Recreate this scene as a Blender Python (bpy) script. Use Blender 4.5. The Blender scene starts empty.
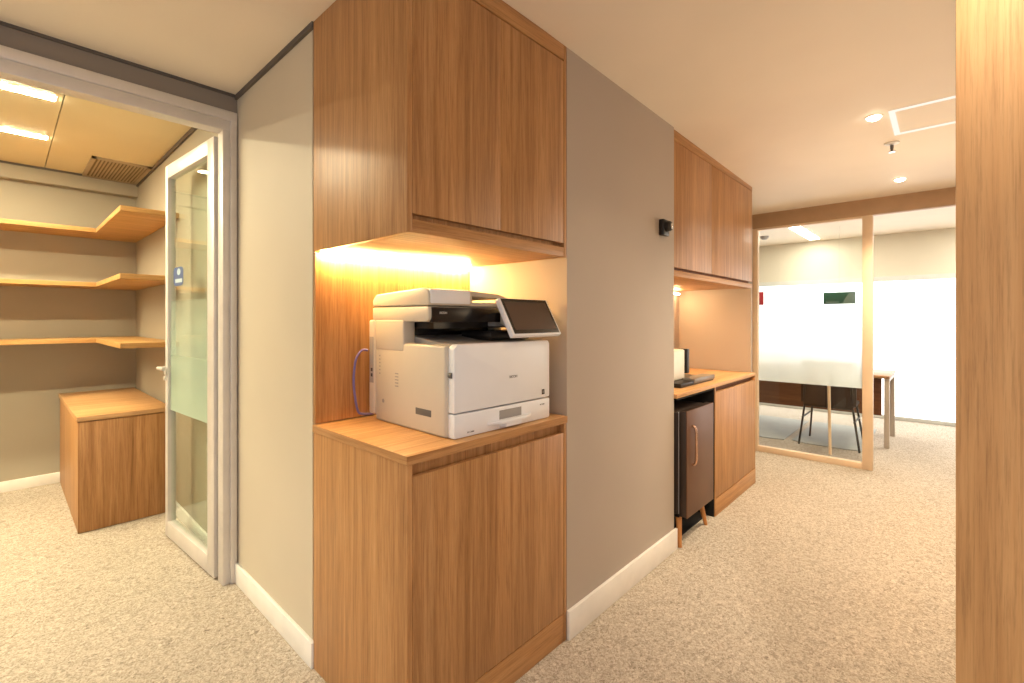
import bpy, bmesh, math, random
from math import sin, cos, pi, radians
from mathutils import Vector, Matrix
random.seed(4)
S = bpy.context.scene
COL = S.collection
H = 1.35           # eye height
CEIL = 2.5

def srgb(r, g, b):
    f = lambda v: (v/255/12.92) if v/255 <= .04045 else ((v/255+.055)/1.055)**2.4
    return (f(r), f(g), f(b), 1.0)

# ------------------------------------------------------------------ materials
def new_mat(name):
    m = bpy.data.materials.new(name); m.use_nodes = True
    nt = m.node_tree; nt.nodes.clear()
    out = nt.nodes.new('ShaderNodeOutputMaterial')
    return m, nt, out

def pbsdf(nt, out, base=None, rough=.5, metal=0, spec=.5):
    p = nt.nodes.new('ShaderNodeBsdfPrincipled')
    if base is not None: p.inputs['Base Color'].default_value = base
    p.inputs['Roughness'].default_value = rough
    p.inputs['Metallic'].default_value = metal
    p.inputs['Specular IOR Level'].default_value = spec
    nt.links.new(p.outputs[0], out.inputs[0])
    return p

def coord_noise(nt, scale, vec_scale=(1, 1, 1), detail=4, rough=.6, dist=0.0, which='Object'):
    tc = nt.nodes.new('ShaderNodeTexCoord')
    mp = nt.nodes.new('ShaderNodeMapping'); mp.inputs['Scale'].default_value = vec_scale
    nz = nt.nodes.new('ShaderNodeTexNoise')
    nz.inputs['Scale'].default_value = scale; nz.inputs['Detail'].default_value = detail
    nz.inputs['Roughness'].default_value = rough; nz.inputs['Distortion'].default_value = dist
    nt.links.new(tc.outputs[which], mp.inputs[0]); nt.links.new(mp.outputs[0], nz.inputs['Vector'])
    return nz

def ramp(nt, src, stops):
    r = nt.nodes.new('ShaderNodeValToRGB')
    el = r.color_ramp.elements
    while len(el) < len(stops): el.new(.5)
    for e, (p, c) in zip(el, stops): e.position = p; e.color = c
    nt.links.new(src, r.inputs[0])
    return r

def mixc(nt, a, b, fac, mode='MIX'):
    m = nt.nodes.new('ShaderNodeMix'); m.data_type = 'RGBA'; m.blend_type = mode
    for s, i in ((a, 6), (b, 7)):
        if isinstance(s, (tuple, list)): m.inputs[i].default_value = s
        else: nt.links.new(s, m.inputs[i])
    if isinstance(fac, (int, float)): m.inputs[0].default_value = fac
    else: nt.links.new(fac, m.inputs[0])
    return m.outputs[2]

def plain(name, col, rough=.5, metal=0, spec=.5, vary=.06, scale=6):
    """paint / plastic / metal with a faint procedural variation"""
    m, nt, out = new_mat(name)
    p = pbsdf(nt, out, col, rough, metal, spec)
    if vary:
        nz = coord_noise(nt, scale, detail=3)
        d = tuple(c*(1-vary) for c in col[:3])+(1,); l = tuple(min(1, c*(1+vary)) for c in col[:3])+(1,)
        r = ramp(nt, nz.outputs[0], [(.3, d), (.7, l)])
        nt.links.new(r.outputs[0], p.inputs['Base Color'])
    return m

def wood(name, dark, mid, light, axis='z', rough=.42):
    m, nt, out = new_mat(name)
    p = pbsdf(nt, out, mid, rough, 0, .4)
    def st(a, b):
        return {'z': (a, a, b), 'x': (b, a, a), 'y': (a, b, a)}[axis]
    n1 = coord_noise(nt, 1.0, st(36, 1.3), 6, .7, .5)
    n2 = coord_noise(nt, 1.0, st(190, 6.0), 4, .75)
    n3 = coord_noise(nt, 1.0, st(5.5, .12), 2, .5)
    r1 = ramp(nt, n1.outputs[0], [(.28, dark), (.5, mid), (.72, light)])
    r2 = ramp(nt, n2.outputs[0], [(.36, (.60, .58, .55, 1)), (.50, (1.0, 1.0, 1.0, 1)), (.66, (1.10, 1.10, 1.10, 1))])
    r3 = ramp(nt, n3.outputs[0], [(.35, (.88, .87, .86, 1)), (.65, (1.08, 1.08, 1.08, 1))])
    c = mixc(nt, r1.outputs[0], r2.outputs[0], .55, 'MULTIPLY')
    c = mixc(nt, c, r3.outputs[0], .7, 'MULTIPLY')
    nt.links.new(c, p.inputs['Base Color'])
    b = nt.nodes.new('ShaderNodeBump'); b.inputs['Strength'].default_value = .06; b.inputs['Distance'].default_value = .002
    nt.links.new(n2.outputs[0], b.inputs['Height']); nt.links.new(b.outputs[0], p.inputs['Normal'])
    return m

def wall_paint(name, col):
    m, nt, out = new_mat(name)
    p = pbsdf(nt, out, col, .6, 0, .3)
    nz = coord_noise(nt, 1.4, detail=2)
    r = ramp(nt, nz.outputs[0], [(.3, tuple(c*.96 for c in col[:3])+(1,)), (.7, tuple(c*1.03 for c in col[:3])+(1,))])
    nt.links.new(r.outputs[0], p.inputs['Base Color'])
    n2 = coord_noise(nt, 220, detail=2)
    b = nt.nodes.new('ShaderNodeBump'); b.inputs['Strength'].default_value = .04; b.inputs['Distance'].default_value = .001
    nt.links.new(n2.outputs[0], b.inputs['Height']); nt.links.new(b.outputs[0], p.inputs['Normal'])
    return m

def carpet_mat():
    m, nt, out = new_mat('carpet')
    p = pbsdf(nt, out, (.4, .33, .25, 1), .95, 0, .1)
    a = coord_noise(nt, 72, (1, 1, 1), 5, .72, 1.6)
    b_ = coord_noise(nt, 26, (1, 1, 1), 3, .6, 2.5)
    c_ = coord_noise(nt, 1.1, (1, 1, 1), 2, .5)
    ra = ramp(nt, a.outputs[0], [(.30, srgb(122, 110, 98)), (.48, srgb(184, 172, 157)), (.70, srgb(222, 214, 200))])
    rb = ramp(nt, b_.outputs[0], [(.36, (.68, .65, .62, 1)), (.52, (1, 1, 1, 1)), (.7, (1.10, 1.10, 1.10, 1))])
    rc = ramp(nt, c_.outputs[0], [(.3, (.94, .94, .94, 1)), (.7, (1.04, 1.04, 1.04, 1))])
    c = mixc(nt, ra.outputs[0], rb.outputs[0], .7, 'MULTIPLY')
    c = mixc(nt, c, rc.outputs[0], 1.0, 'MULTIPLY')
    nt.links.new(c, p.inputs['Base Color'])
    bp = nt.nodes.new('ShaderNodeBump'); bp.inputs['Strength'].default_value = .5; bp.inputs['Distance'].default_value = .006
    nt.links.new(a.outputs[0], bp.inputs['Height']); nt.links.new(bp.outputs[0], p.inputs['Normal'])
    return m

def emit(name, col, strength):
    m, nt, out = new_mat(name)
    e = nt.nodes.new('ShaderNodeEmission'); e.inputs[0].default_value = col; e.inputs[1].default_value = strength
    nt.links.new(e.outputs[0], out.inputs[0])
    return m

def glass_mat(name, tint=(.95, .98, .96, 1), refl=1.0):
    m, nt, out = new_mat(name)
    t = nt.nodes.new('ShaderNodeBsdfTransparent'); t.inputs[0].default_value = tint
    g = nt.nodes.new('ShaderNodeBsdfGlossy'); g.inputs['Roughness'].default_value = .01
    ge = nt.nodes.new('ShaderNodeNewGeometry')          # thin pane: Schlick reflectance from either side
    dp = nt.nodes.new('ShaderNodeVectorMath'); dp.operation = 'DOT_PRODUCT'
    nt.links.new(ge.outputs['Incoming'], dp.inputs[0]); nt.links.new(ge.outputs['Normal'], dp.inputs[1])
    def mth(op, a, b=None):
        n = nt.nodes.new('ShaderNodeMath'); n.operation = op
        for i, v in enumerate((a, b)):
            if v is None: continue
            if isinstance(v, (int, float)): n.inputs[i].default_value = v
            else: nt.links.new(v, n.inputs[i])
        return n.outputs[0]
    k = mth('POWER', mth('SUBTRACT', 1.0, mth('ABSOLUTE', dp.outputs['Value'])), 5.0)
    fres = mth('ADD', mth('MULTIPLY', k, .96), .04)
    mx = nt.nodes.new('ShaderNodeMixShader')
    ml = nt.nodes.new('ShaderNodeMath'); ml.operation = 'MULTIPLY'; ml.inputs[1].default_value = refl
    nt.links.new(fres, ml.inputs[0]); nt.links.new(ml.outputs[0], mx.inputs[0])
    nt.links.new(t.outputs[0], mx.inputs[1]); nt.links.new(g.outputs[0], mx.inputs[2]); nt.links.new(mx.outputs[0], out.inputs[0])
    return m

def film_mat(name, col, z0, z1, f0, f1, trans=.6):
    """frosted film: opacity runs from f0 at height z0 to f1 at z1 (printed gradient of the film itself)"""
    m, nt, out = new_mat(name)
    tc = nt.nodes.new('ShaderNodeTexCoord'); sp = nt.nodes.new('ShaderNodeSeparateXYZ')
    nt.links.new(tc.outputs['Object'], sp.inputs[0])
    mr = nt.nodes.new('ShaderNodeMapRange')
    mr.inputs['From Min'].default_value = z0; mr.inputs['From Max'].default_value = z1
    mr.inputs['To Min'].default_value = f0; mr.inputs['To Max'].default_value = f1
    nt.links.new(sp.outputs[2], mr.inputs[0])
    t = nt.nodes.new('ShaderNodeBsdfTransparent'); t.inputs[0].default_value = (1, 1, 1, 1)
    d = nt.nodes.new('ShaderNodeBsdfDiffuse'); d.inputs[0].default_value = col
    l = nt.nodes.new('ShaderNodeBsdfTranslucent'); l.inputs[0].default_value = col
    a = nt.nodes.new('ShaderNodeMixShader'); a.inputs[0].default_value = trans
    nt.links.new(d.outputs[0], a.inputs[1]); nt.links.new(l.outputs[0], a.inputs[2])
    b = nt.nodes.new('ShaderNodeMixShader')
    nt.links.new(mr.outputs[0], b.inputs[0]); nt.links.new(t.outputs[0], b.inputs[1]); nt.links.new(a.outputs[0], b.inputs[2])
    nt.links.new(b.outputs[0], out.inputs[0])
    return m

WD, WM, WL = srgb(144, 98, 56), srgb(176, 128, 80), srgb(195, 149, 100)
M = {
 'wood_v': wood('oak_veneer_vertical', WD, WM, WL, 'z'),
 'wood_x': wood('oak_veneer_along', WD, WM, WL, 'x'),
 'wood_y': wood('oak_veneer_across', WD, WM, WL, 'y'),
 'wood_top': wood('oak_worktop', srgb(176, 128, 80), srgb(200, 154, 104), srgb(214, 172, 124), 'x'),
 'wood_shelf': wood('oak_shelf', srgb(162, 118, 64), srgb(190, 145, 86), srgb(206, 164, 108), 'x'),
 'wood_light': wood('light_oak_cabinet_side', srgb(176, 130, 84), srgb(194, 148, 100), srgb(206, 162, 114), 'z'),
 'groove': plain('cabinet_shadow_groove', srgb(112, 70, 42), .7),  # recess shade put into the wood colour
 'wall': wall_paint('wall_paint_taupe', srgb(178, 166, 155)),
 'wall_lit': wall_paint('wall_paint_lit', srgb(198, 187, 168)),  # same wall paint, lightened to stand in for store room light
 'wall_shaded': wall_paint('wall_paint_shaded', srgb(138, 128, 120)),  # same wall paint, with the header's shade put into the colour
 'wall_store_dim': wall_paint('wall_paint_store_dimmed', srgb(164, 155, 138)),  # darker copy of the wall paint: dimmer light put into the colour
 'ceil': wall_paint('ceiling_paint', srgb(238, 225, 207)),
 'ceil_cream': wall_paint('ceiling_panels', srgb(222, 208, 172)),
 'gap': plain('shadow_gap_trim', srgb(92, 84, 78), .7),
 'white': plain('white_baseboard', srgb(238, 234, 228), .45),
 'carpet': carpet_mat(),
 'alu': plain('satin_aluminium', srgb(214, 208, 204), .4, .25),
 'alu_warm': plain('partition_frame', srgb(232, 206, 176), .45, 0),
 'beam': plain('partition_header', srgb(176, 144, 112), .55),
 'glass': glass_mat('clear_glass', (.97, .985, .975, 1), .8),
 'door_glass': glass_mat('door_glass', (.94, .985, .96, 1), .8),
 'frost': film_mat('door_frosted_band', srgb(214, 232, 218), .8, 1.5, .55, .05, .5),
 'film': film_mat('partition_frosted_film', srgb(244, 247, 246), .72, 1.50, .97, .0, .7),
 'chrome': plain('chrome', srgb(205, 202, 198), .18, 1, vary=.02),
 'steel': plain('grey_metal_legs', srgb(186, 174, 160), .45, .2),
 'black': plain('black_plastic', srgb(20, 18, 18), .35),
 'dark': plain('recess_shade', srgb(16, 12, 11), .8),
 'mesh_black': plain('dark_chair_fabric', srgb(46, 32, 24), .8),
 'pr_white': plain('printer_white', srgb(232, 233, 238), .38, vary=.015),
 'pr_cream': plain('printer_side_plastic', srgb(200, 190, 175), .45, vary=.02),
 'pr_grey': plain('printer_grey_plastic', srgb(150, 146, 144), .45, vary=.03),
 'pr_dgrey': plain('printer_dark_grey', srgb(92, 90, 90), .4),
 'pr_black': plain('printer_black_panel', srgb(26, 22, 22), .22),
 'screen': plain('touch_screen', srgb(70, 50, 40), .3, vary=.03),
 'bezel': plain('screen_bezel', srgb(22, 17, 16), .2),
 'ink': plain('printed_grey', srgb(110, 108, 108), .6),
 'ink_w': plain('printed_white', srgb(225, 222, 218), .5),
 'cable': plain('network_cable', srgb(104, 96, 156), .5),
 'fridge': plain('fridge_brown_enamel', srgb(96, 62, 40), .45, .0, vary=.05),
 'fridge_side': plain('fridge_side_dark', srgb(46, 34, 28), .4),
 'gasket': plain('fridge_gasket', srgb(176, 168, 168), .4),
 'leg_wood': plain('fridge_leg_wood', srgb(190, 128, 70), .5),
 'cm_white': plain('coffee_maker_white', srgb(236, 228, 214), .35),
 'tray_grey': plain('drip_tray_grey', srgb(126, 120, 114), .35, .4),
 'desk_brown': wood('desk_dark_wood', srgb(84, 48, 26), srgb(112, 68, 38), srgb(132, 84, 50), 'y'),
 'desk_top': wood('desk_top_wood', srgb(150, 108, 72), srgb(176, 134, 94), srgb(196, 156, 116), 'y'),
 'mat_clear': plain('chair_mat', srgb(160, 162, 158), .85),
 'green': plain('exit_sign_green', srgb(28, 84, 64), .4),
 'green_l': plain('exit_sign_pale', srgb(112, 136, 124), .4),
 'red': plain('red_panel', srgb(176, 30, 44), .45),
 'blue_st': plain('sticker_blue', srgb(64, 84, 128), .5),
 'pale_st': plain('sticker_pale', srgb(170, 190, 200), .5),
 'led': emit('led_warm', (1, .64, .24, 1), 330.0),
 'led_b': emit('led_warm_kitchenette', (1, .72, .38, 1), 95.0),
 'tube': emit('strip_light_diffuser', (1, .88, .58, 1), 165),
 'down': emit('downlight_bulb', (1, .86, .66, 1), 25),
 'profile': emit('linear_profile_light', (1, .90, .78, 1), 1.1),
 'mlight': emit('meeting_strip_light', (1, .94, .80, 1), 60),
 'blind': emit('sunlit_roller_blind', (1, .98, .94, 1), 3.2),  # daylight through the blind put in as its own glow
 'rail': plain('pale_grey_rail', srgb(206, 208, 202), .5),
 'vent': plain('vent_grille', srgb(176, 158, 128), .6),
 'vent_d': plain('vent_dark', srgb(120, 104, 80), .8),
}

# ------------------------------------------------------------------ mesh builder
class MB:
    def __init__(s): s.bm = bmesh.new()
    def box(s, x0, x1, y0, y1, z0, z1, bev=0.0, seg=2):
        t = bmesh.new()
        v = [t.verts.new(p) for p in [(x0,y0,z0),(x1,y0,z0),(x1,y1,z0),(x0,y1,z0),(x0,y0,z1),(x1,y0,z1),(x1,y1,z1),(x0,y1,z1)]]
        for f in [(0,3,2,1),(4,5,6,7),(0,1,5,4),(1,2,6,5),(2,3,7,6),(3,0,4,7)]: t.faces.new([v[i] for i in f])
        if bev: bmesh.ops.bevel(t, geom=t.edges[:], offset=bev, segments=seg, profile=.5, affect='EDGES')
        s._join(t); return s
    def prism(s, pts, axis, a0, a1, bev=0.0, seg=2):
        """polygon pts (2D) extruded along axis: 'x' -> pts are (y,z); 'y' -> (x,z); 'z' -> (x,y)"""
        t = bmesh.new()
        mk = {'x': lambda p, a: (a, p[0], p[1]), 'y': lambda p, a: (p[0], a, p[1]), 'z': lambda p, a: (p[0], p[1], a)}[axis]
        A = [t.verts.new(mk(p, a0)) for p in pts]; B = [t.verts.new(mk(p, a1)) for p in pts]
        n = len(pts)
        t.faces.new(A); t.faces.new(B[::-1])
        for i in range(n): t.faces.new([A[i], B[i], B[(i+1) % n], A[(i+1) % n]])
        bmesh.ops.recalc_face_normals(t, faces=t.faces[:])
        if bev: bmesh.ops.bevel(t, geom=t.edges[:], offset=bev, segments=seg, profile=.5, affect='EDGES')
        s._join(t); return s
    def tube(s, pts, r, n=10, r2=None):
        pts = [Vector(p) for p in pts]; rings = []
        k = len(pts)
        up = None
        for i, p in enumerate(pts):
            d = (pts[min(i+1, k-1)]-pts[max(i-1, 0)]).normalized()
            if up is None:
                up = Vector((0, 0, 1)) if abs(d.z) < .9 else Vector((1, 0, 0))
            a = d.cross(up).normalized(); b = a.cross(d).normalized(); up = b
            rr = r if r2 is None else r+(r2-r)*i/(k-1)
            rings.append([s.bm.verts.new(p+a*rr*cos(2*pi*j/n)+b*rr*sin(2*pi*j/n)) for j in range(n)])
        for i in range(k-1):
            for j in range(n):
                s.bm.faces.new([rings[i][j], rings[i][(j+1) % n], rings[i+1][(j+1) % n], rings[i+1][j]])
        s.bm.faces.new(rings[0][::-1]); s.bm.faces.new(rings[-1])
        return s
    def lathe(s, prof, c=(0, 0, 0), n=24, axis='z'):
        rings = []
        for r, h in prof:
            ring = []
            for j in range(n):
                a = 2*pi*j/n
                p = {'z': (r*cos(a), r*sin(a), h), 'y': (r*cos(a), h, r*sin(a)), 'x': (h, r*cos(a), r*sin(a))}[axis]
                ring.append(s.bm.verts.new(Vector(p)+Vector(c)))
            rings.append(ring)
        for i in range(len(rings)-1):
            for j in range(n):
                s.bm.faces.new([rings[i][j], rings[i][(j+1) % n], rings[i+1][(j+1) % n], rings[i+1][j]])
        s.bm.faces.new(rings[0][::-1]); s.bm.faces.new(rings[-1])
        return s
    def _join(s, t):
        me = bpy.data.meshes.new('tmp'); t.to_mesh(me); t.free(); s.bm.from_mesh(me); bpy.data.meshes.remove(me)
    def xf(s, mat):
        bmesh.ops.transform(s.bm, matrix=mat, verts=s.bm.verts[:]); return s
    def build(s, name, mat, parent=None, local=False, origin=None, smooth=True):
        """coordinates are world unless local=True (then relative to the parent)"""
        off = Vector((0, 0, 0))
        if not local:
            if parent is not None: off = world_loc(parent)
            elif origin is not None: off = Vector(origin)
        if off.length: bmesh.ops.translate(s.bm, vec=-off, verts=s.bm.verts[:])
        bmesh.ops.recalc_face_normals(s.bm, faces=s.bm.faces[:])
        me = bpy.data.meshes.new(name); s.bm.to_mesh(me); s.bm.free()
        me.materials.append(mat)
        if smooth:
            for p in me.polygons: p.use_smooth = True
            me.set_sharp_from_angle(angle=radians(32))
        o = bpy.data.objects.new(name, me); COL.objects.link(o)
        if parent is not None: o.parent = parent
        elif origin is not None and not local: o.location = off
        return o

LOC = {}
def world_loc(o):
    v = Vector((0, 0, 0))
    while o is not None: v = v+o.location; o = o.parent
    return v

def tag(o, label=None, cat=None, group=None, kind=None):
    if label: o['label'] = label
    if cat: o['category'] = cat
    if group: o['group'] = group
    if kind: o['kind'] = kind
    return o
def thing(name, label, cat, loc, rz=0, group=None, kind=None):
    o = bpy.data.objects.new(name, None); COL.objects.link(o)
    o.location = loc; o.rotation_euler = (0, 0, rz); o.empty_display_size = .1
    return tag(o, label, cat, group, kind)
def struct(name, mb, mat, label, cat):
    return tag(mb.build(name, mat), label, cat, None, 'structure')
def copy_tree(o, parent=None):
    c = o.copy(); COL.objects.link(c)
    if parent is not None: c.parent = parent
    for ch in list(o.children): copy_tree(ch, c)
    return c
def text_mesh(name, body, size, mat, parent, matrix, extrude=.0004):
    cu = bpy.data.curves.new('txt', 'FONT'); cu.body = body; cu.size = size; cu.extrude = extrude
    cu.align_x = 'CENTER'; cu.align_y = 'CENTER'
    t = bpy.data.objects.new('txt', cu); COL.objects.link(t)
    dg = bpy.context.evaluated_depsgraph_get()
    me = bpy.data.meshes.new_from_object(t.evaluated_get(dg))
    bpy.data.objects.remove(t); bpy.data.curves.remove(cu)
    me.name = name; me.materials.clear(); me.materials.append(mat); me.transform(matrix)
    o = bpy.data.objects.new(name, me); COL.objects.link(o); o.parent = parent
    return o
FACE_FRONT = Matrix.Rotation(pi/2, 4, 'X')      # text lying in xy -> facing -y

# ------------------------------------------------------------------ the setting
XL = .822          # left wall plane
YF = 1.178         # corridor wall / cabinet front plane
YB = 1.80          # back of the cabinet niches
XP = 5.27          # glass partition plane
struct('floor', MB().box(-3.2, 8.6, -2.6, 5.7, -.08, 0), M['carpet'], 'speckled beige loop-pile carpet covering the whole floor', 'floor')
def cz(x): return CEIL-.0207*max(0, x-1.4)     # the corridor ceiling drops a little towards the glass
CT = math.atan(.0207)
struct('ceiling', MB().prism([(-3.2, CEIL), (1.4, CEIL), (XP+.06, cz(XP+.06)), (XP+.06, CEIL+.12), (-3.2, CEIL+.12)], 'y', -2.6, 2.79), M['ceil'], 'plain painted ceiling over the lobby and corridor', 'ceiling')
mb = MB()
for y0, y1 in ((2.80, 3.25), (3.255, 5.46)):
    for x0, x1 in ((-2.6, -1.0), (-.995, .226), (.231, .95)):
        mb.box(x0, x1, y0, y1, 2.56, 2.62)
struct('ceiling_storeroom', mb, M['ceil_cream'], 'cream panel ceiling of the shelved store room', 'ceiling')
struct('ceiling_meeting_room', MB().box(XP+.06, 8.5, -2.6, 3.2, CEIL, CEIL+.12), M['ceil'], 'white ceiling of the meeting room behind the glass', 'ceiling')
# left wall (also right wall of the store room)
struct('wall_left', MB().box(XL, 1.02, YB+.02, 2.79, 0, 2.62), M['wall_lit'], 'taupe wall between the glass door and the wooden cabinets', 'wall')
struct('wall_storeroom_right', MB().box(XL, 1.02, 2.79, 5.46, 0, 2.62), M['wall_store_dim'], 'right wall of the store room behind the open glass door', 'wall')
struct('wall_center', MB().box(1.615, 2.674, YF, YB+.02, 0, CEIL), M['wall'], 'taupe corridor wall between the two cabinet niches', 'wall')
struct('wall_niche', MB().box(1.02, 5.6, YB+.002, 2.0, 0, CEIL), M['wall'], 'back wall of the two cabinet niches', 'wall')
struct('wall_corridor_end', MB().box(4.235, XP-.03, 1.475, YB+.002, 0, CEIL), M['wall'], 'short wall past the kitchenette beside the glass partition', 'wall')
struct('wall_header', MB().box(-3.2, XL, 2.69, 2.79, 2.40, CEIL+.1), M['wall_shaded'], 'shade-toned wall band above the glass door opening', 'wall')
struct('wall_lobby_left', MB().box(-3.2, -1.02, 2.69, 2.79, 0, 2.40), M['wall'], 'wall left of the glass door opening', 'wall')
struct('wall_storeroom_back', MB().box(-2.7, 1.02, 5.40, 5.5, 0, 2.62), M['wall_store_dim'], 'taupe back wall of the store room behind the shelves', 'wall')
struct('wall_storeroom_left', MB().box(-2.7, -2.6, 2.79, 5.5, 0, 2.62), M['wall'], 'left wall of the store room', 'wall')
struct('wall_right', MB().box(1.47, XP-.03, -.62, -.52, 0, CEIL), M['wall'], 'right wall of the corridor behind the tall wooden cabinet', 'wall')
# meeting room shell
struct('wall_meeting_left', MB().box(XP-.03, 8.4, 2.9, 3.0, 0, CEIL), M['wall'], 'left wall of the meeting room', 'wall')
struct('wall_meeting_right', MB().box(XP+.06, 8.4, -2.5, -2.4, 0, CEIL), M['wall'], 'right wall of the meeting room', 'wall')
struct('wall_meeting_back', MB().box(8.16, 8.3, -2.5, 3.0, 1.92, CEIL), wall_paint('meeting_wall_cream', srgb(214, 206, 186)), 'cream wall band above the bright window of the meeting room', 'wall')
struct('wall_partition_side', MB().box(XP-.03, XP+.06, 1.49, 3.0, 0, CEIL), M['wall'], 'wall closing the glass partition on the kitchenette side', 'wall')
# trims
struct('trim_1', MB().box(XL-.012, XL+.0, YB, 2.69, CEIL-.022, CEIL), M['gap'], 'dark shadow-gap trim between left wall and ceiling', 'trim')
struct('trim_2', MB().box(-3.2, XL-.012, 2.680, 2.692, CEIL-.012, CEIL), M['gap'], 'dark shadow-gap trim above the glass door', 'trim')
struct('trim_3', MB().box(-2.6, XL, 5.31, 5.40, 2.44, 2.56), M['wall_store_dim'], 'narrow bulkhead at the top of the store room back wall', 'trim')
struct('trim_4', MB().box(XP-.03, XP+.03, -.52, 1.475, 2.275, 2.425, .002), M['beam'], 'brown header beam above the glass partition', 'trim')
struct('trim_5', MB().box(XL-.012, XL, 2.81, 5.31, 2.53, 2.56).box(-2.6, XL, 5.30, 5.312, 2.545, 2.56), M['gap'], 'dark shadow-gap trim around the store room ceiling', 'trim')
# baseboards
struct('baseboard_left', MB().box(XL-.016, XL, YB-.002, 2.69, 0, .10, .003), M['white'], 'white baseboard along the left wall', 'baseboard')
struct('baseboard_corridor', MB().box(1.612, 2.690, YF-.016, YF, 0, .122, .003), M['white'], 'white baseboard along the corridor wall', 'baseboard')
struct('baseboard_storeroom', MB().box(-2.6, XL, 5.385, 5.40, 0, .085, .003).box(XL-.014, XL, 2.86, 4.0, 0, .085, .003), M['white'], 'white baseboard around the store room', 'baseboard')
struct('baseboard_meeting', MB().box(8.10, 8.13, -2.4, 2.9, 0, .05, .003), M['rail'], 'grey baseboard below the bright window', 'baseboard')

# door casing of the store room: stepped aluminium
mb = MB()
for (a0, a1, y0, y1) in ((.787, .818, 2.672, 2.81), (.754, .788, 2.685, 2.765)):
    mb.box(a0, a1, y0, y1, 0, 2.40, .004)
mb.box(-1.02, .818, 2.6715, 2.8105, 2.358, 2.405, .004).box(-1.0, .788, 2.6845, 2.7655, 2.305, 2.36, .004)
mb.box(-1.03, -.98, 2.672, 2.81, 0, 2.40, .004)
struct('trim_6', mb, M['alu'], 'stepped aluminium casing around the glass door opening', 'door frame')

# glass door, opened inwards against the store room wall
ang = math.atan2(.77, -.052)
d1 = thing('door_1', 'open aluminium framed glass door with a frosted band', 'door', (.761, 2.780, 0), ang, kind='structure')
W = .79
mb = MB()
mb.box(0, .090, -.022, .022, .012, 2.295, .003).box(W-.045, W, -.022, .022, .012, 2.295, .003)
mb.box(.090, W-.045, -.022, .022, .012, .105, .003).box(.090, W-.045, -.022, .022, 2.215, 2.295, .003)
mb.build('door_frame', M['alu'], d1, True)
MB().box(.088, W-.043, -.004, .004, .10, 2.22).build('glass_pane', M['door_glass'], d1, True)
fb = MB().box(.088, W-.043, .0052, .0060, .79, 1.46).build('frosted_band', M['frost'], d1, True)
mb = MB()
for sgn in (1, -1):
    mb.lathe([(.0, 0), (.022, 0), (.022, .008*sgn), (.0, .008*sgn)], (W-.022, .022*sgn, 1.03), 16, 'y')
    mb.tube([(W-.022, .022*sgn, 1.05), (W-.022, .065*sgn, 1.05), (W-.040, .07*sgn, 1.05), (W-.145, .07*sgn, 1.05)], .009, 10)
    mb.lathe([(.0, 0), (.013, 0), (.013, .012*sgn), (.0, .012*sgn)], (W-.022, .022*sgn, .985), 14, 'y')
mb.build('door_handle', M['alu'], d1, True)
for z in (2.08, 1.12, .22):
    MB().tube([(-.006, -.020, z-.05), (-.006, -.020, z+.05)], .009, 10).build('hinge', M['alu'], d1, True)
st = MB().prism([(.60+.085*max(-1, min(1, 1.25*cos(t))), 1.605+.056*max(-1, min(1, 1.25*sin(t)))) for t in [i*pi/12 for i in range(24)]], 'y', .0062, .0072).build('sticker', M['blue_st'], d1, True)
MB().prism([(.59+.030*cos(t), 1.632+.020*sin(t)) for t in [i*pi/6 for i in range(12)]], 'y', .0074, .008).box(.53, .65, .0074, .008, 1.568, 1.590).build('sticker_mark', M['pale_st'], st, True)

# ------------------------------------------------------------------ store room contents
def l_shelf(z, label):
    th = .034
    x0 = -2.58
    pts = [(x0, 5.398), (x0, 5.0), (.508, 5.0), (.508, 3.86), (XL-.002, 3.86), (XL-.002, 5.398)]
    o = MB().prism(pts, 'z', z-th/2, z+th/2, .0015, 1).build('wall_shelf', M['wood_shelf'], None, False, (.4, 5.2, z))
    return tag(o, label, 'shelf', 'corner shelves of the store room')
l_shelf(2.058, 'topmost L-shaped oak wall shelf in the store room corner')
l_shelf(1.625, 'middle L-shaped oak wall shelf in the store room corner')
l_shelf(1.178, 'lowest L-shaped oak wall shelf, just above the wooden box cabinet')

lc = thing('low_cabinet', 'low oak box cabinet in the store room corner beside the open glass door', 'cabinet', (.57, 4.7, 0))
MB().box(.322, XL-.018, 4.02, 5.38, .0, .70, .001).build('carcass', M['wood_v'], lc)
MB().box(.314, XL-.018, 3.995, 5.384, .704, .735, .0015).build('top_panel', M['wood_top'], lc)
MB().box(.320, XL-.018, 3.998, 4.018, .004, .700, .001).build('front_panel', M['wood_v'], lc)

def strip_light(loc, label, length, group, mat, along='x', w=.065):
    t = thing('strip_light', label, 'light', loc, 0, group)
    hx, hy = (length/2, w/2) if along == 'x' else (w/2, length/2)
    MB().box(-hx-.008, hx+.008, -hy-.006, hy+.006, -.003, 0).build('housing', M['white'], t, True)
    MB().box(-hx, hx, -hy, hy, -.007, -.0032).build('diffuser', mat, t, True)
    return t
strip_light((-1.105, 3.59, 2.56), 'strip light in the store room ceiling, nearest the door opening', 2.6, 'store room strip lights', M['tube'])
strip_light((-1.10, 4.41, 2.56), 'strip light in the store room ceiling, nearest the shelves', 2.6, 'store room strip lights', M['tube'])
vt = thing('ceiling_vent', 'slatted air vent in the store room ceiling corner', 'vent', (.63, 5.0, 2.56))
MB().box(.46, .80, 4.66, 5.30, 2.552, 2.560).build('backing', M['vent_d'], vt)
mb = MB().box(.45, .81, 4.65, 4.675, 2.545, 2.56).box(.45, .81, 5.285, 5.31, 2.545, 2.56).box(.45, .475, 4.65, 5.31, 2.545, 2.56).box(.785, .81, 4.65, 5.31, 2.545, 2.56)
for i in range(14):
    x = .49+i*.0215
    mb.box(x, x+.010, 4.66, 5.30, 2.546, 2.556)
mb.build('grille', M['vent'], vt)

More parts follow.
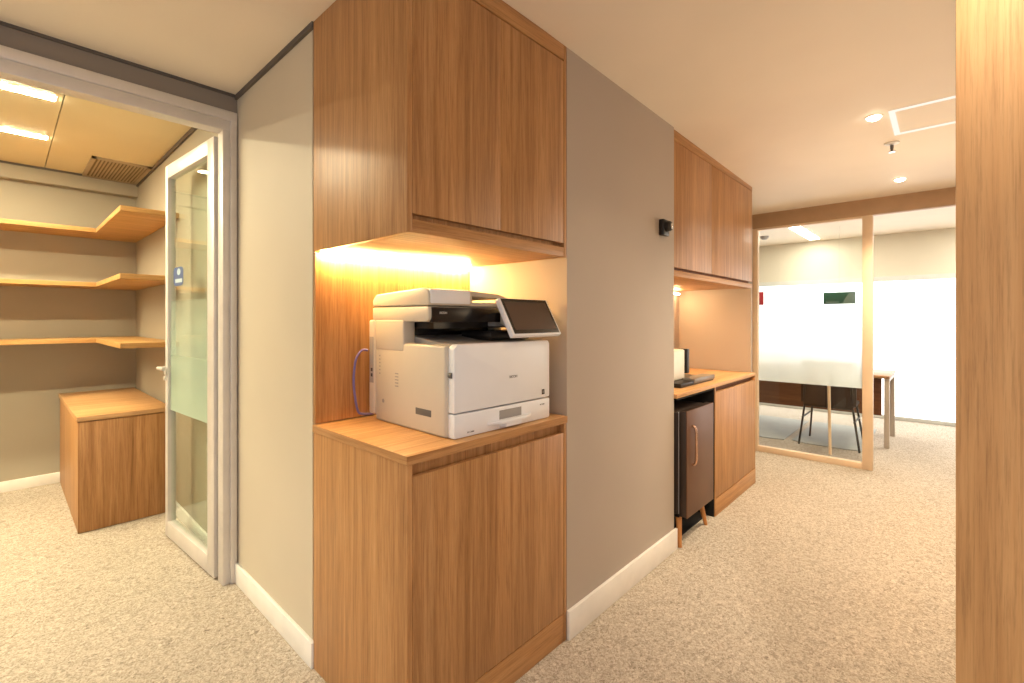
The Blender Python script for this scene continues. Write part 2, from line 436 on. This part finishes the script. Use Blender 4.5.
# ------------------------------------------------------------------ printer niche cabinets
cx0, cx1 = .816, 1.613
T = .018
bc = thing('base_cabinet', 'tall-sided oak base cabinet carrying the printer', 'cabinet', (1.21, 1.49, 0))
MB().box(cx0, cx0+T, YF, YB, 0, .9135, .0008).box(cx1-T, cx1, YF, YB, 0, .9135, .0008).box(cx0+T, cx1-T, YF+.026, YB, .02, .9135).build('carcass', M['wood_v'], bc)
MB().box(cx0+T+.0015, cx1-T-.0015, YF+.001, YF+.0195, .118, .874, .0012).build('door', M['wood_v'], bc)
MB().box(cx0+T+.0005, cx1-T-.0005, YF+.0015, YF+.0195, 0, .1145, .0008).build('plinth', M['wood_x'], bc)
ct = MB().box(cx0-.002, cx1, YF-.003, YB, .914, .942, .0015).build('worktop', M['wood_top'], None, False, (1.21, 1.49, .914))
tag(ct, 'oak worktop under the white printer', 'worktop')
MB().box(cx0-.0034, cx0-.0022, YF-.003, YB, .9145, .9415).build('edge_band', M['wood_y'], ct)
MB().box(cx0-.002, cx1, YF-.0044, YF-.0032, .9145, .9415).build('edge_band', M['wood_x'], ct)
bp = MB().box(cx0+T, cx1-.001, YB-.018, YB, .947, 1.606).box(cx0, cx0+T, YB-.018, YB, .947, 1.606).build('back_panel', M['wood_v'], None, False, (1.21, YB, .947))
tag(bp, 'oak back panel behind the printer, lit warm from above', 'wall panel')

uc = thing('upper_cabinet', 'large oak wall cabinet above the printer reaching the ceiling', 'cabinet', (1.21, 1.49, 1.608))
MB().box(cx0, cx0+T, YF, YB, 1.610, 2.499, .0008).box(cx1-T, cx1, YF, YB, 1.610, 2.499, .0008).box(cx0+T, cx1-T, YF+.026, YB, 1.652, 2.499).build('carcass', M['wood_v'], uc)
MB().box(cx0+T, cx1-T, YF+.001, YB, 1.611, 1.650, .001).build('bottom_panel', M['wood_x'], uc)
xm = 1.217
MB().box(cx0+T+.0015, xm-.0006, YF+.001, YF+.0195, 1.668, 2.428, .001).build('door', M['wood_v'], uc)
MB().box(xm+.0006, cx1-T-.0015, YF+.001, YF+.0195, 1.668, 2.428, .001).build('door', M['wood_v'], uc)
MB().box(cx0+T+.0005, cx1-T-.0005, YF, YF+.0195, 2.434, 2.499, .0008).build('top_filler', M['wood_x'], uc)
ls = MB().box(cx0+.015, cx1-.02, 1.756, 1.772, 1.596, 1.6065).build('led_strip', M['led'], uc)
tag(ls, 'glowing warm light strip')
MB().box(cx0+.012, cx1-.019, 1.754, 1.780, 1.6068, 1.6105).build('led_light_baffle', M['alu'], uc)  # plate added above the strip to keep its light off the underside

# ------------------------------------------------------------------ printer
pz = .925
pr = thing('printer', 'white multifunction office printer with a tilted touch screen on the oak worktop', 'printer', (1.019, 1.219, pz+.001), radians(-.9))
PW = .520
for x, y in ((.05, .06), (PW-.05, .06), (.05, .43), (PW-.05, .43)):
    MB().lathe([(.018, .0160), (.018, .020)], (x, y, 0), 14).build('foot', M['black'], pr, True)
MB().box(.0, PW, .030, .485, .017, .333, .010, 3).build('body', M['pr_cream'], pr, True)
# left side details
mb = MB()
for k in range(5):
    mb.box(-.0008, .004, .318, .340, .165+k*.012, .169+k*.012)
mb.build('side_vent', M['pr_grey'], pr, True)
mb = MB()
for k in range(6):
    mb.box(-.0008, .004, .446, .454, .205+k*.014, .210+k*.014)
mb.build('side_vent', M['pr_grey'], pr, True)
MB().box(-.0010, .02, .110, .205, .078, .103, .002).build('side_grip', M['pr_dgrey'], pr, True)
MB().lathe([(0, -.001), (.008, -.001), (.008, .01), (0, .01)], (0, .425, .100), 14, 'x').build('side_lock', M['pr_grey'], pr, True)
# front cover and paper tray
MB().prism([(.012, .104), (PW-.006, .104), (PW-.002, .108), (PW-.002, .325), (PW-.012, .337), (.026, .337), (.012, .323)], 'y', -.002, .032, .004, 2).build('front_cover', M['pr_white'], pr, True)
tr = MB().prism([(.012, .018), (PW-.008, .018), (PW-.002, .024), (PW-.002, .099), (.012, .099)], 'y', -.002, .032, .003, 2).build('paper_tray', M['pr_white'], pr, True)
MB().box(.225, .345, -.0028, .004, .053, .086, .001).build('tray_window', M['pr_grey'], tr, True)
mb = MB().prism([(.165, -.004), (.215, -.028), (.345, -.028), (.400, -.004), (.400, .002), (.165, .002)], 'z', .041, .053, .003, 2)
mb.prism([(.228, -.004), (.243, -.024), (.325, -.024), (.340, -.004), (.340, .002), (.228, .002)], 'z', .026, .043, .003, 2)
mb.build('tray_handle', M['pr_white'], tr, True)
MB().lathe([(0, -.003), (.010, -.003), (.010, .01), (0, .01)], (.012, .012, .232), 16, 'y').build('power_button', M['pr_dgrey'], pr, True)
MB().box(PW-.052, PW-.036, -.0030, .001, .118, .138).build('badge', M['bezel'], pr, True)
MB().box(PW-.047, PW-.042, -.0034, .001, .122, .134).build('badge', M['pr_grey'], pr, True)
FT = lambda x, y, z: Matrix.Translation((x, y, z)) @ FACE_FRONT
text_mesh('logo', 'RICOH', .014, M['ink'], pr, FT(.300, -.0025, .205))
text_mesh('model_lettering', 'IM C300F', .008, M['ink'], tr, FT(.085, -.0025, .032))
text_mesh('model_lettering', 'IM C300F', .007, M['ink'], tr, FT(.470, -.0025, .078))
# exit tray between body and scanner
MB().prism([(.045, .330), (.045, .337), (.15, .340), (.30, .360), (.30, .330)], 'x', .05, PW-.012, .002, 1).build('exit_tray', M['pr_grey'], pr, True)
MB().box(.052, PW-.012, .32, .46, .33, .412).build('exit_slot', M['bezel'], pr, True)
MB().box(.055, PW-.012, .17, .31, .388, .412).build('exit_slot', M['bezel'], pr, True)
MB().box(.265, PW-.03, .085, .26, .342, .376, .004).build('inner_tray', M['pr_black'], pr, True)
# rear tower, left
MB().box(-.002, .052, .280, .486, .300, .422, .008, 3).build('side_tower', M['pr_cream'], pr, True)
MB().box(PW-.05, PW, .28, .484, .300, .420, .008, 3).build('side_tower', M['pr_cream'], pr, True)
rc = MB().box(-.004, PW-.02, .485, .530, .038, .420, .008, 3).build('rear_cover', M['pr_cream'], pr, True)
MB().box(-.0052, .02, .492, .522, .165, .352, .001).build('connector_recess', M['pr_grey'], rc, True)
mb = MB()
for z in (.190, .212): mb.box(-.0062, .012, .498, .510, z, z+.013)
mb.build('port', M['black'], rc, True)
# scanner and document feeder
sc_ = MB().prism([(.140, .414), (.495, .414), (.508, .424), (.508, .470), (.132, .470), (.125, .460), (.125, .426)], 'x', .0, .490, .006, 2).build('scanner', M['pr_cream'], pr, True)
MB().box(.012, .440, .1215, .138, .412, .4665, .002).build('front_strip', M['pr_black'], sc_, True)
MB().box(.33, .500, .13, .30, .394, .4135, .003).build('scanner_underside', M['pr_grey'], sc_, True)
text_mesh('logo', 'RICOH', .011, M['ink_w'], sc_, FT(.062, .1210, .446))
ad = MB().prism([(.123, .473), (.508, .473), (.508, .500), (.48, .523), (.165, .537), (.135, .532), (.123, .518)], 'x', .0, .205, .007, 3).build('document_feeder', M['pr_cream'], pr, True)
MB().box(.006, .190, .1192, .138, .480, .531, .004, 2).build('feeder_front', M['pr_white'], ad, True)
MB().box(.185, .490, .125, .49, .472, .488, .004, 2).build('platen_cover', M['pr_cream'], ad, True)
MB().prism([(.19, .513), (.19, .534), (.370, .525), (.425, .510), (.40, .506)], 'y', .15, .42, .002, 1).build('document_tray', M['pr_cream'], ad, True)
# control panel, tilted
tilt = radians(60)
PWD, PHT = .288, .166
cp_m = Matrix.Translation((.262, -.040, .362)) @ Matrix.Rotation(tilt, 4, 'X')
cp = MB().box(0, PWD, 0, PHT, -.022, 0, .004, 2).xf(cp_m).build('control_panel', M['pr_white'], pr, True)
MB().box(.010, PWD-.008, .008, PHT-.004, .0, .0012, .0004, 1).xf(cp_m).build('bezel', M['bezel'], cp, True)
MB().box(.022, PWD-.022, .024, PHT-.018, .0013, .0020).xf(cp_m).build('screen', M['screen'], cp, True)
MB().prism([(-.02, .352), (.11, .405), (.11, .455), (.03, .43)], 'x', .34, .49, .004).build('panel_bracket', M['pr_cream'], cp, True)

pts = [(1.018, 1.748, 1.222), (.992, 1.750, 1.222), (.968, 1.753, 1.185), (.960, 1.755, 1.11), (.966, 1.757, 1.04), (.982, 1.760, .975), (1.012, 1.772, .958), (1.06, 1.776, .952)]
def smooth_pts(p, k=5):
    p = [Vector(q) for q in p]; out = []
    for i in range(len(p)-1):
        a, b, c, d = p[max(i-1, 0)], p[i], p[i+1], p[min(i+2, len(p)-1)]
        for j in range(k):
            t = j/k
            out.append(.5*((2*b)+(c-a)*t+(2*a-5*b+4*c-d)*t*t+(3*b-a-3*c+d)*t**3))
    out.append(p[-1]); return out
cb = MB().tube(smooth_pts(pts), .0048, 8).build('network_cable', M['cable'], None, False, (1.0, 1.76, .93))
tag(cb, 'violet network cable looping from the back of the printer to the worktop', 'cable')

# ------------------------------------------------------------------ corridor wall fitting
ar = thing('mounted_camera', 'small black wall unit with a round silver lens on the corridor wall', 'camera', (2.545, YF, 1.862))
MB().box(2.475, 2.550, YF-.030, YF, 1.815, 1.905, .006, 2).build('housing', M['black'], ar)
MB().lathe([(.030, 0), (.028, -.022), (.020, -.030), (.0, -.030)], (2.510, YF-.030, 1.865), 22, 'y').build('lens_ring', M['black'], ar)
MB().lathe([(.016, 0), (.016, -.0025), (.010, -.004), (.0, -.004)], (2.510, YF-.0605, 1.865), 18, 'y').build('lens', M['chrome'], ar)

# ------------------------------------------------------------------ kitchenette
kx0, kx1 = 2.678, 4.220
KY = 1.190
KB = 1.165
kb = thing('base_cabinet', 'oak base cabinet under the kitchenette worktop, right of the brown fridge', 'cabinet', (3.76, 1.49, 0))
xd = 3.300
MB().box(xd, xd+.018, KB, YB, 0, .882).box(kx1-.018, kx1, KB, YB, 0, .882, .0008).box(xd+.018, kx1-.018, KB+.02, YB, 0, .84).build('carcass', M['wood_v'], kb)
MB().box(xd+.018, kx1-.018, KB+.030, KB+.04, .80, .882).build('finger_groove', M['groove'], kb)
MB().box(xd+.003, kx1-.021, KB-.001, KB+.0195, .122, .848, .0012).build('door', M['wood_v'], kb)
MB().box(xd+.001, kx1-.001, KB-.002, KB+.0195, 0, .116, .0008).build('plinth', M['wood_x'], kb)
kt = MB().box(kx0, kx1, KB-.004, YB, .883, .908, .0012).box(kx0, kx0+.012, KB+.08, YB, 0, .882).build('worktop', M['wood_top'], None, False, (3.46, 1.49, .883))
tag(kt, 'oak kitchenette worktop over the fridge, with the coffee maker on it', 'worktop')
ku = thing('upper_cabinet', 'oak wall cabinet above the kitchenette worktop', 'cabinet', (3.46, 1.49, 1.60))
MB().box(kx0, kx0+.018, KY, YB, 1.665, 2.499).box(kx1-.018, kx1, KY, YB, 1.665, 2.499, .0008).box(kx0+.018, kx1-.018, KY+.02, YB, 1.70, 2.499).build('carcass', M['wood_v'], ku)
MB().box(kx0, kx1, KY, YB, 1.605, 1.640, .001).build('bottom_panel', M['wood_x'], ku)
MB().box(kx0+.018, kx1-.018, KY+.022, KY+.034, 1.640, 1.72).build('finger_groove', M['groove'], ku)
xk = 3.31
MB().box(kx0+.006, xk-.0012, KY-.001, KY+.0195, 1.658, 2.408, .001).build('door', M['wood_v'], ku)
MB().box(xk+.0012, kx1-.004, KY-.001, KY+.0195, 1.658, 2.408, .001).build('door', M['wood_v'], ku)
MB().box(kx0+.001, kx1-.001, KY-.002, KY+.0195, 2.412, 2.499, .0008).build('top_filler', M['wood_x'], ku)
ke = MB().box(kx1-.020, kx1, KY+.002, YB, .909, 1.604).build('end_panel', M['wall'], None, False, (kx1, 1.49, .919))
tag(ke, 'cream painted end panel closing the kitchenette niche', 'wall panel')
kl = MB().box(kx0+.02, kx1-.12, 1.752, 1.770, 1.566, 1.578).build('led_strip', M['led_b'], ku)
tag(kl, 'glowing warm light strip')
MB().box(kx0+.017, xd-.001, 1.70, 1.79, .0, .876).box(xd-.010, xd-.001, KB+.004, 1.70, .0, .876).box(kx0+.017, xd-.010, KB+.05, 1.70, .0, .008).box(kx0+.017, xd-.010, KB+.004, 1.70, .870, .876).build('recess_shade_panels', M['dark'], kb)  # black lining added: shade of the fridge recess and floor put into colour

# mini fridge, slightly proud of the cabinet
fr = thing('mini_fridge', 'dark brown mini fridge on tapered wooden legs beside the kitchenette cabinet', 'fridge', (2.95, 1.40, 0))
MB().box(2.722, 3.138, 1.175, 1.66, .185, .800, .012, 3).build('body', M['fridge_side'], fr)
MB().box(2.724, 3.136, 1.166, 1.1745, .192, .795, .002).build('gasket', M['gasket'], fr)
fd = MB().box(2.716, 3.136, 1.124, 1.166, .182, .806, .004, 2).build('door', M['fridge_side'], fr)
MB().box(2.714, 3.138, 1.116, 1.1238, .180, .808, .003, 2).build('front_skin', M['fridge'], fd)
MB().tube(smooth_pts([(2.785, 1.118, .712), (2.785, 1.104, .712), (2.785, 1.092, .690), (2.785, 1.090, .600), (2.785, 1.092, .508), (2.785, 1.104, .486), (2.785, 1.118, .486)]), .0075, 10).build('handle', plain('copper_handle', srgb(206, 168, 142), .25, .9), fd)
mb = MB().box(2.74, 3.12, 1.175, 1.195, .165, .185).box(2.74, 3.12, 1.60, 1.62, .165, .185).box(2.74, 2.76, 1.195, 1.60, .165, .185).box(3.10, 3.12, 1.195, 1.60, .165, .185)
mb.build('leg_frame', M['black'], fr)
for (x, y, dx, dy) in ((2.765, 1.19, -.05, -.03), (3.09, 1.19, .045, -.025), (2.765, 1.60, -.04, .03), (3.09, 1.60, .03, .03)):
    MB().tube([(x, y, .185), (x+dx, y+dy, .009 if y > 1.5 else .001)], .020, 12, .011).build('leg', M['leg_wood'], fr)

# coffee maker
cm = thing('coffee_maker', 'white coffee maker with a black spout and grey drip tray on the kitchenette worktop', 'coffee maker', (3.3, 1.42, .908))
MB().box(2.96, 3.21, 1.335, 1.62, .935, 1.140, .012, 3).build('body', M['cm_white'], cm)
MB().box(3.222, 3.262, 1.325, 1.372, .972, 1.143, .006, 2).build('spout', M['black'], cm)
MB().box(2.93, 3.50, 1.245, 1.60, .9085, .936, .005, 2).build('base', M['black'], cm)
MB().box(3.14, 3.51, 1.240, 1.33, .918, .948, .003, 2).build('drip_tray', M['tray_grey'], cm)

# ------------------------------------------------------------------ tall cabinet, right
tc_ = thing('tall_cabinet', 'tall floor-to-ceiling oak cabinet side at the right edge of the corridor', 'cabinet', (1.25, -.28, 0))
MB().box(1.07, 1.46, -.55, -.014, 0, CEIL-.001, .001).build('carcass', M['wood_v'], tc_)
MB().box(1.05, 1.069, -.55, -.010, 0, CEIL-.001, .001).build('side_panel', M['wood_light'], tc_)

# ------------------------------------------------------------------ glass partition
gp = thing('window_1', 'tall glass partition pane with frosted film in front of the meeting room', 'window', (XP, .97, 0), kind='structure')
mb = MB()
mb.box(XP-.03, XP+.03, .486, .562, 0, 2.275, .002)
mb.box(XP-.03, XP+.03, 1.425, 1.474, 0, 2.275, .002)
mb.box(XP-.03, XP+.03, .562, 1.425, 0, .055, .002)
mb.box(XP-.03, XP+.03, .562, 1.425, 2.255, 2.275, .001)
mb.build('window_frame', M['alu_warm'], gp)
MB().box(XP-.004, XP+.004, .560, 1.427, .05, 2.26).build('glass_pane', M['glass'], gp)
MB().box(XP+.0045, XP+.0052, .562, 1.425, .722, 1.50).build('frosted_film', M['film'], gp)

# ------------------------------------------------------------------ meeting room
bl = thing('window_2', 'sunlit white roller blinds covering the meeting room window', 'window', (8.15, .3, 0), kind='structure')
for y0, y1 in ((-2.4, -.6), (-.597, 1.2), (1.203, 2.9)):
    MB().box(8.14, 8.148, y0, y1, .045, 1.86).build('blind', M['blind'], bl)
MB().box(8.10, 8.158, -2.4, 2.9, 1.862, 1.925).build('blind_rail', M['rail'], bl)

dk = thing('desk', 'dark brown office desk with pale metal legs behind the glass', 'desk', (6.6, 1.4, 0))
MB().box(6.24, 7.00, .44, 2.45, .728, .756, .002).build('desk_top', M['desk_top'], dk)
MB().box(6.42, 6.445, .52, 2.40, .31, .728).build('modesty_panel', M['desk_brown'], dk)
for ya, m in ((.465, M['steel']), (2.38, M['steel'])):
    for x0, x1 in ((6.30, 6.27), (6.93, 6.96)):
        MB().prism([(x1-.022, 0), (x1+.022, 0), (x0+.028, .728), (x0-.028, .728)], 'y', ya-.022, ya+.022, .002).build('leg', m, dk)
    MB().box(6.31, 6.92, ya-.018, ya+.018, .69, .727).build('side_rail', m, dk)

def chair(loc, rz, label):
    t = thing('office_chair', label, 'chair', loc, rz)
    # local: faces +x
    MB().box(-.20, .24, -.22, .22, .43, .47, .012, 3).build('seat', M['mesh_black'], t, True)
    mb = MB()
    n = 8; P = []
    for i in range(n+1):
        y = -.24+.48*i/n; P.append((-.235+.05*(2*(i/n)-1)**2, y))
    pts = P+[(p[0]+.022, p[1]) for p in P[::-1]]
    mb.prism(pts, 'z', .46, .90)
    mb.build('backrest', M['mesh_black'], t, True)
    for sy in (-1, 1):
        MB().tube([(-.215, sy*.20, .70), (-.18, sy*.21, .44), (-.17, sy*.21, .43), (-.17, sy*.265, .0)], .010, 8).build('leg', M['black'], t, True)
        MB().tube([(.18, sy*.20, .43), (.30, sy*.25, .0)], .010, 8).build('leg', M['black'], t, True)
        MB().tube([(-.20, sy*.225, .30), (.205, sy*.225, .30)], .009, 8).build('stretcher', M['black'], t, True)
    MB().tube([(-.170, -.21, .428), (-.170, .21, .428)], .011, 8).build('crossbar', M['black'], t, True)
    return t
c1 = chair((5.99, .91, .0085), 0, 'dark office chair with thin splayed black legs in front of the desk')
for loc, lab in (((6.6, 1.64), 'pale grey chair mat on the floor under the desk, left of the dark chair'), ((6.62, .93), 'pale grey chair mat on the floor directly below the dark chair')):
    x, y = loc
    o = MB().prism([(x-.68, y-.30), (x-.72, y-.15), (x-.72, y+.20), (x-.66, y+.34), (x+.6, y+.34), (x+.6, y-.30)], 'z', .001, .008).build('chair_mat', M['mat_clear'], None, False, (x, y, 0))
    tag(o, lab, 'mat', 'chair mats under the desk')
ps = thing('post_stand', 'slim pale metal pole standing on the floor behind the frosted glass', 'pole', (5.42, .85, 0))
MB().tube([(5.42, .83, .02), (5.42, .845, .95)], .013, 10).build('pole', M['alu_warm'], ps)
MB().lathe([(.03, 0), (.03, .02), (.016, .045), (.0, .05)], (5.42, .83, 0), 16).build('foot', M['steel'], ps)

es = thing('exit_sign', 'dark green hanging exit sign seen through the partition glass', 'sign', (7.0, .98, 1.6))
MB().box(6.99, 7.01, .815, 1.142, 1.535, 1.680, .002).build('sign_panel', M['green'], es)
MB().prism([(.817, 1.537), (.950, 1.537), (.880, 1.668), (.817, 1.668)], 'x', 6.9885, 6.9895).build('pale_corner', M['green_l'], es)
MB().box(6.9885, 6.9895, .98, 1.12, 1.552, 1.566).build('pale_stripe', M['green_l'], es)
MB().tube([(7.0, .98, 1.68), (7.0, .98, CEIL)], .0018, 6).build('hanging_rod', M['steel'], es)
rp = MB().box(7.02, 7.04, 1.835, 2.05, 1.54, 1.72, .002).box(7.028, 7.032, 2.02, 2.024, 1.72, CEIL).build('hanging_sign', M['red'], None, False, (7.03, 1.82, 1.54))
tag(rp, 'red hanging sign at the left edge of the partition glass', 'sign')
strip_light((7.15, 1.40, CEIL), 'bright strip light in the meeting room ceiling, behind the left glass pane', 1.5, 'meeting room strip lights', M['mlight'], 'x', .12)
strip_light((7.0, -.45, CEIL), 'bright strip light in the meeting room ceiling, behind the doorway', 1.5, 'meeting room strip lights', M['mlight'], 'x', .12)
sd = MB().lathe([(.0, 0), (.055, 0), (.05, -.025), (.03, -.045), (.0, -.05)], (7.2, 1.87, CEIL), 20).build('smoke_detector', M['pr_grey'], None, False, (7.2, 1.87, CEIL))
tag(sd, 'small grey smoke detector on the meeting room ceiling', 'detector')

# ------------------------------------------------------------------ corridor ceiling fittings
def downlight(x, y, label):
    t = thing('downlight', label, 'light', (x, y, cz(x)), 0, 'corridor downlights'); t.rotation_euler[1] = CT
    MB().lathe([(.030, -.0005), (.040, -.0005), (.041, -.003), (.038, -.004), (.034, -.004), (.030, -.0025)], (0, 0, 0), 28).build('trim_ring', M['white'], t, True)
    MB().lathe([(.0, -.0030), (.033, -.0030), (.030, -.010), (.016, -.018), (.0, -.020)], (0, 0, 0), 24).build('bulb', M['down'], t, True)
    return t
downlight(3.256, .297, 'glowing round ceiling downlight beside the corner of the white light profile')
downlight(4.706, .269, 'glowing round ceiling downlight nearest the brown partition beam')
spk = thing('ceiling_sprinkler', 'small chrome fire sprinkler on the corridor ceiling between the two downlights', 'sprinkler', (3.777, .255, cz(3.777)))
MB().lathe([(.0, -.0005), (.040, -.0005), (.038, -.006), (.016, -.011), (.0, -.011)], (0, 0, 0), 22).build('escutcheon', M['white'], spk, True)
MB().lathe([(.009, -.014), (.009, -.030), (.006, -.05), (.0, -.05)], (0, 0, 0), 12).build('body', M['pr_dgrey'], spk, True)
MB().lathe([(.0, -.055), (.020, -.055), (.018, -.058), (.0, -.058)], (0, 0, 0), 16).build('deflector', M['chrome'], spk, True)
lp = thing('light_profile', 'white rectangular linear light profile in the corridor ceiling', 'light', (3.42, 0, cz(3.42)))
lp.rotation_euler[1] = CT
mb = MB().box(-.201, -.183, -.42, .232, -.006, -.0005).box(.188, .206, -.42, .232, -.006, -.0005).box(-.183, .188, .206, .232, -.006, -.0005)
mb.build('diffuser', M['profile'], lp, True)

# ------------------------------------------------------------------ lights
def lamp(kind, name, loc, energy, col, size=.1, target=None, spot=None, blend=.6):
    l = bpy.data.lights.new(name, kind); l.energy = energy; l.color = col
    if kind == 'AREA': l.size = size
    elif kind in ('SPOT', 'POINT'): l.shadow_soft_size = size
    if spot: l.spot_size = radians(spot); l.spot_blend = blend
    o = bpy.data.objects.new(name, l); COL.objects.link(o); o.location = loc
    d = Vector(target if target else (loc[0], loc[1], 0))-Vector(loc)
    o.rotation_euler = d.to_track_quat('-Z', 'Y').to_euler()
    return o
WARM = (1, .81, .55); NEUT = (1, .94, .86)
for x, y, e in ((3.256, .297, 130), (4.706, .269, 150), (1.9, .30, 24)):  # the last lamp is unseen, added without a fixture
    lamp('SPOT', 'downlight_lamp', (x, y, cz(x)-.03), e, WARM, .04, spot=125, blend=.9)
for x, e in ((2.2, 7), (3.9, 15)):  # unseen point lamps added in mid-air to brighten the ceiling
    lamp('POINT', 'corridor_fill', (x, .1, 1.55), e, WARM, .3)
lamp('SPOT', 'unseen_lobby_lamp', (.15, .25, CEIL-.03), 34, NEUT, .06, spot=125, blend=.9)  # unseen fill added to brighten the lobby; next two likewise
lamp('SPOT', 'unseen_lobby_lamp', (-.9, 1.2, CEIL-.03), 75, NEUT, .06, spot=120, blend=.9)
lamp('SPOT', 'unseen_lobby_lamp', (-1.0, -1.2, CEIL-.03), 75, NEUT, .06, spot=120, blend=.9)
lamp('SPOT', 'unseen_lobby_lamp', (.62, -.22, CEIL-.03), 130, (1, .88, .70), .03, (1.05, -.10, 2.10), 56, 1)

w = bpy.data.worlds.new('world'); S.world = w; w.use_nodes = True
bg = w.node_tree.nodes['Background']; bg.inputs[0].default_value = (1, .96, .92, 1); bg.inputs[1].default_value = 1.0

# ------------------------------------------------------------------ camera
cam = bpy.data.cameras.new('camera'); co = bpy.data.objects.new('camera', cam); COL.objects.link(co)
cam.sensor_width = 36; cam.lens = 471/1024*36; cam.clip_start = .02
cam.shift_y = -22.5/1024
a = radians(42.75)
co.location = (0, 0, H)
co.rotation_euler = Vector((cos(a), sin(a), 0)).to_track_quat('-Z', 'Y').to_euler()
S.camera = co
S.view_settings.view_transform = 'Standard'
S.view_settings.look = 'None'
S.view_settings.exposure = 0.0
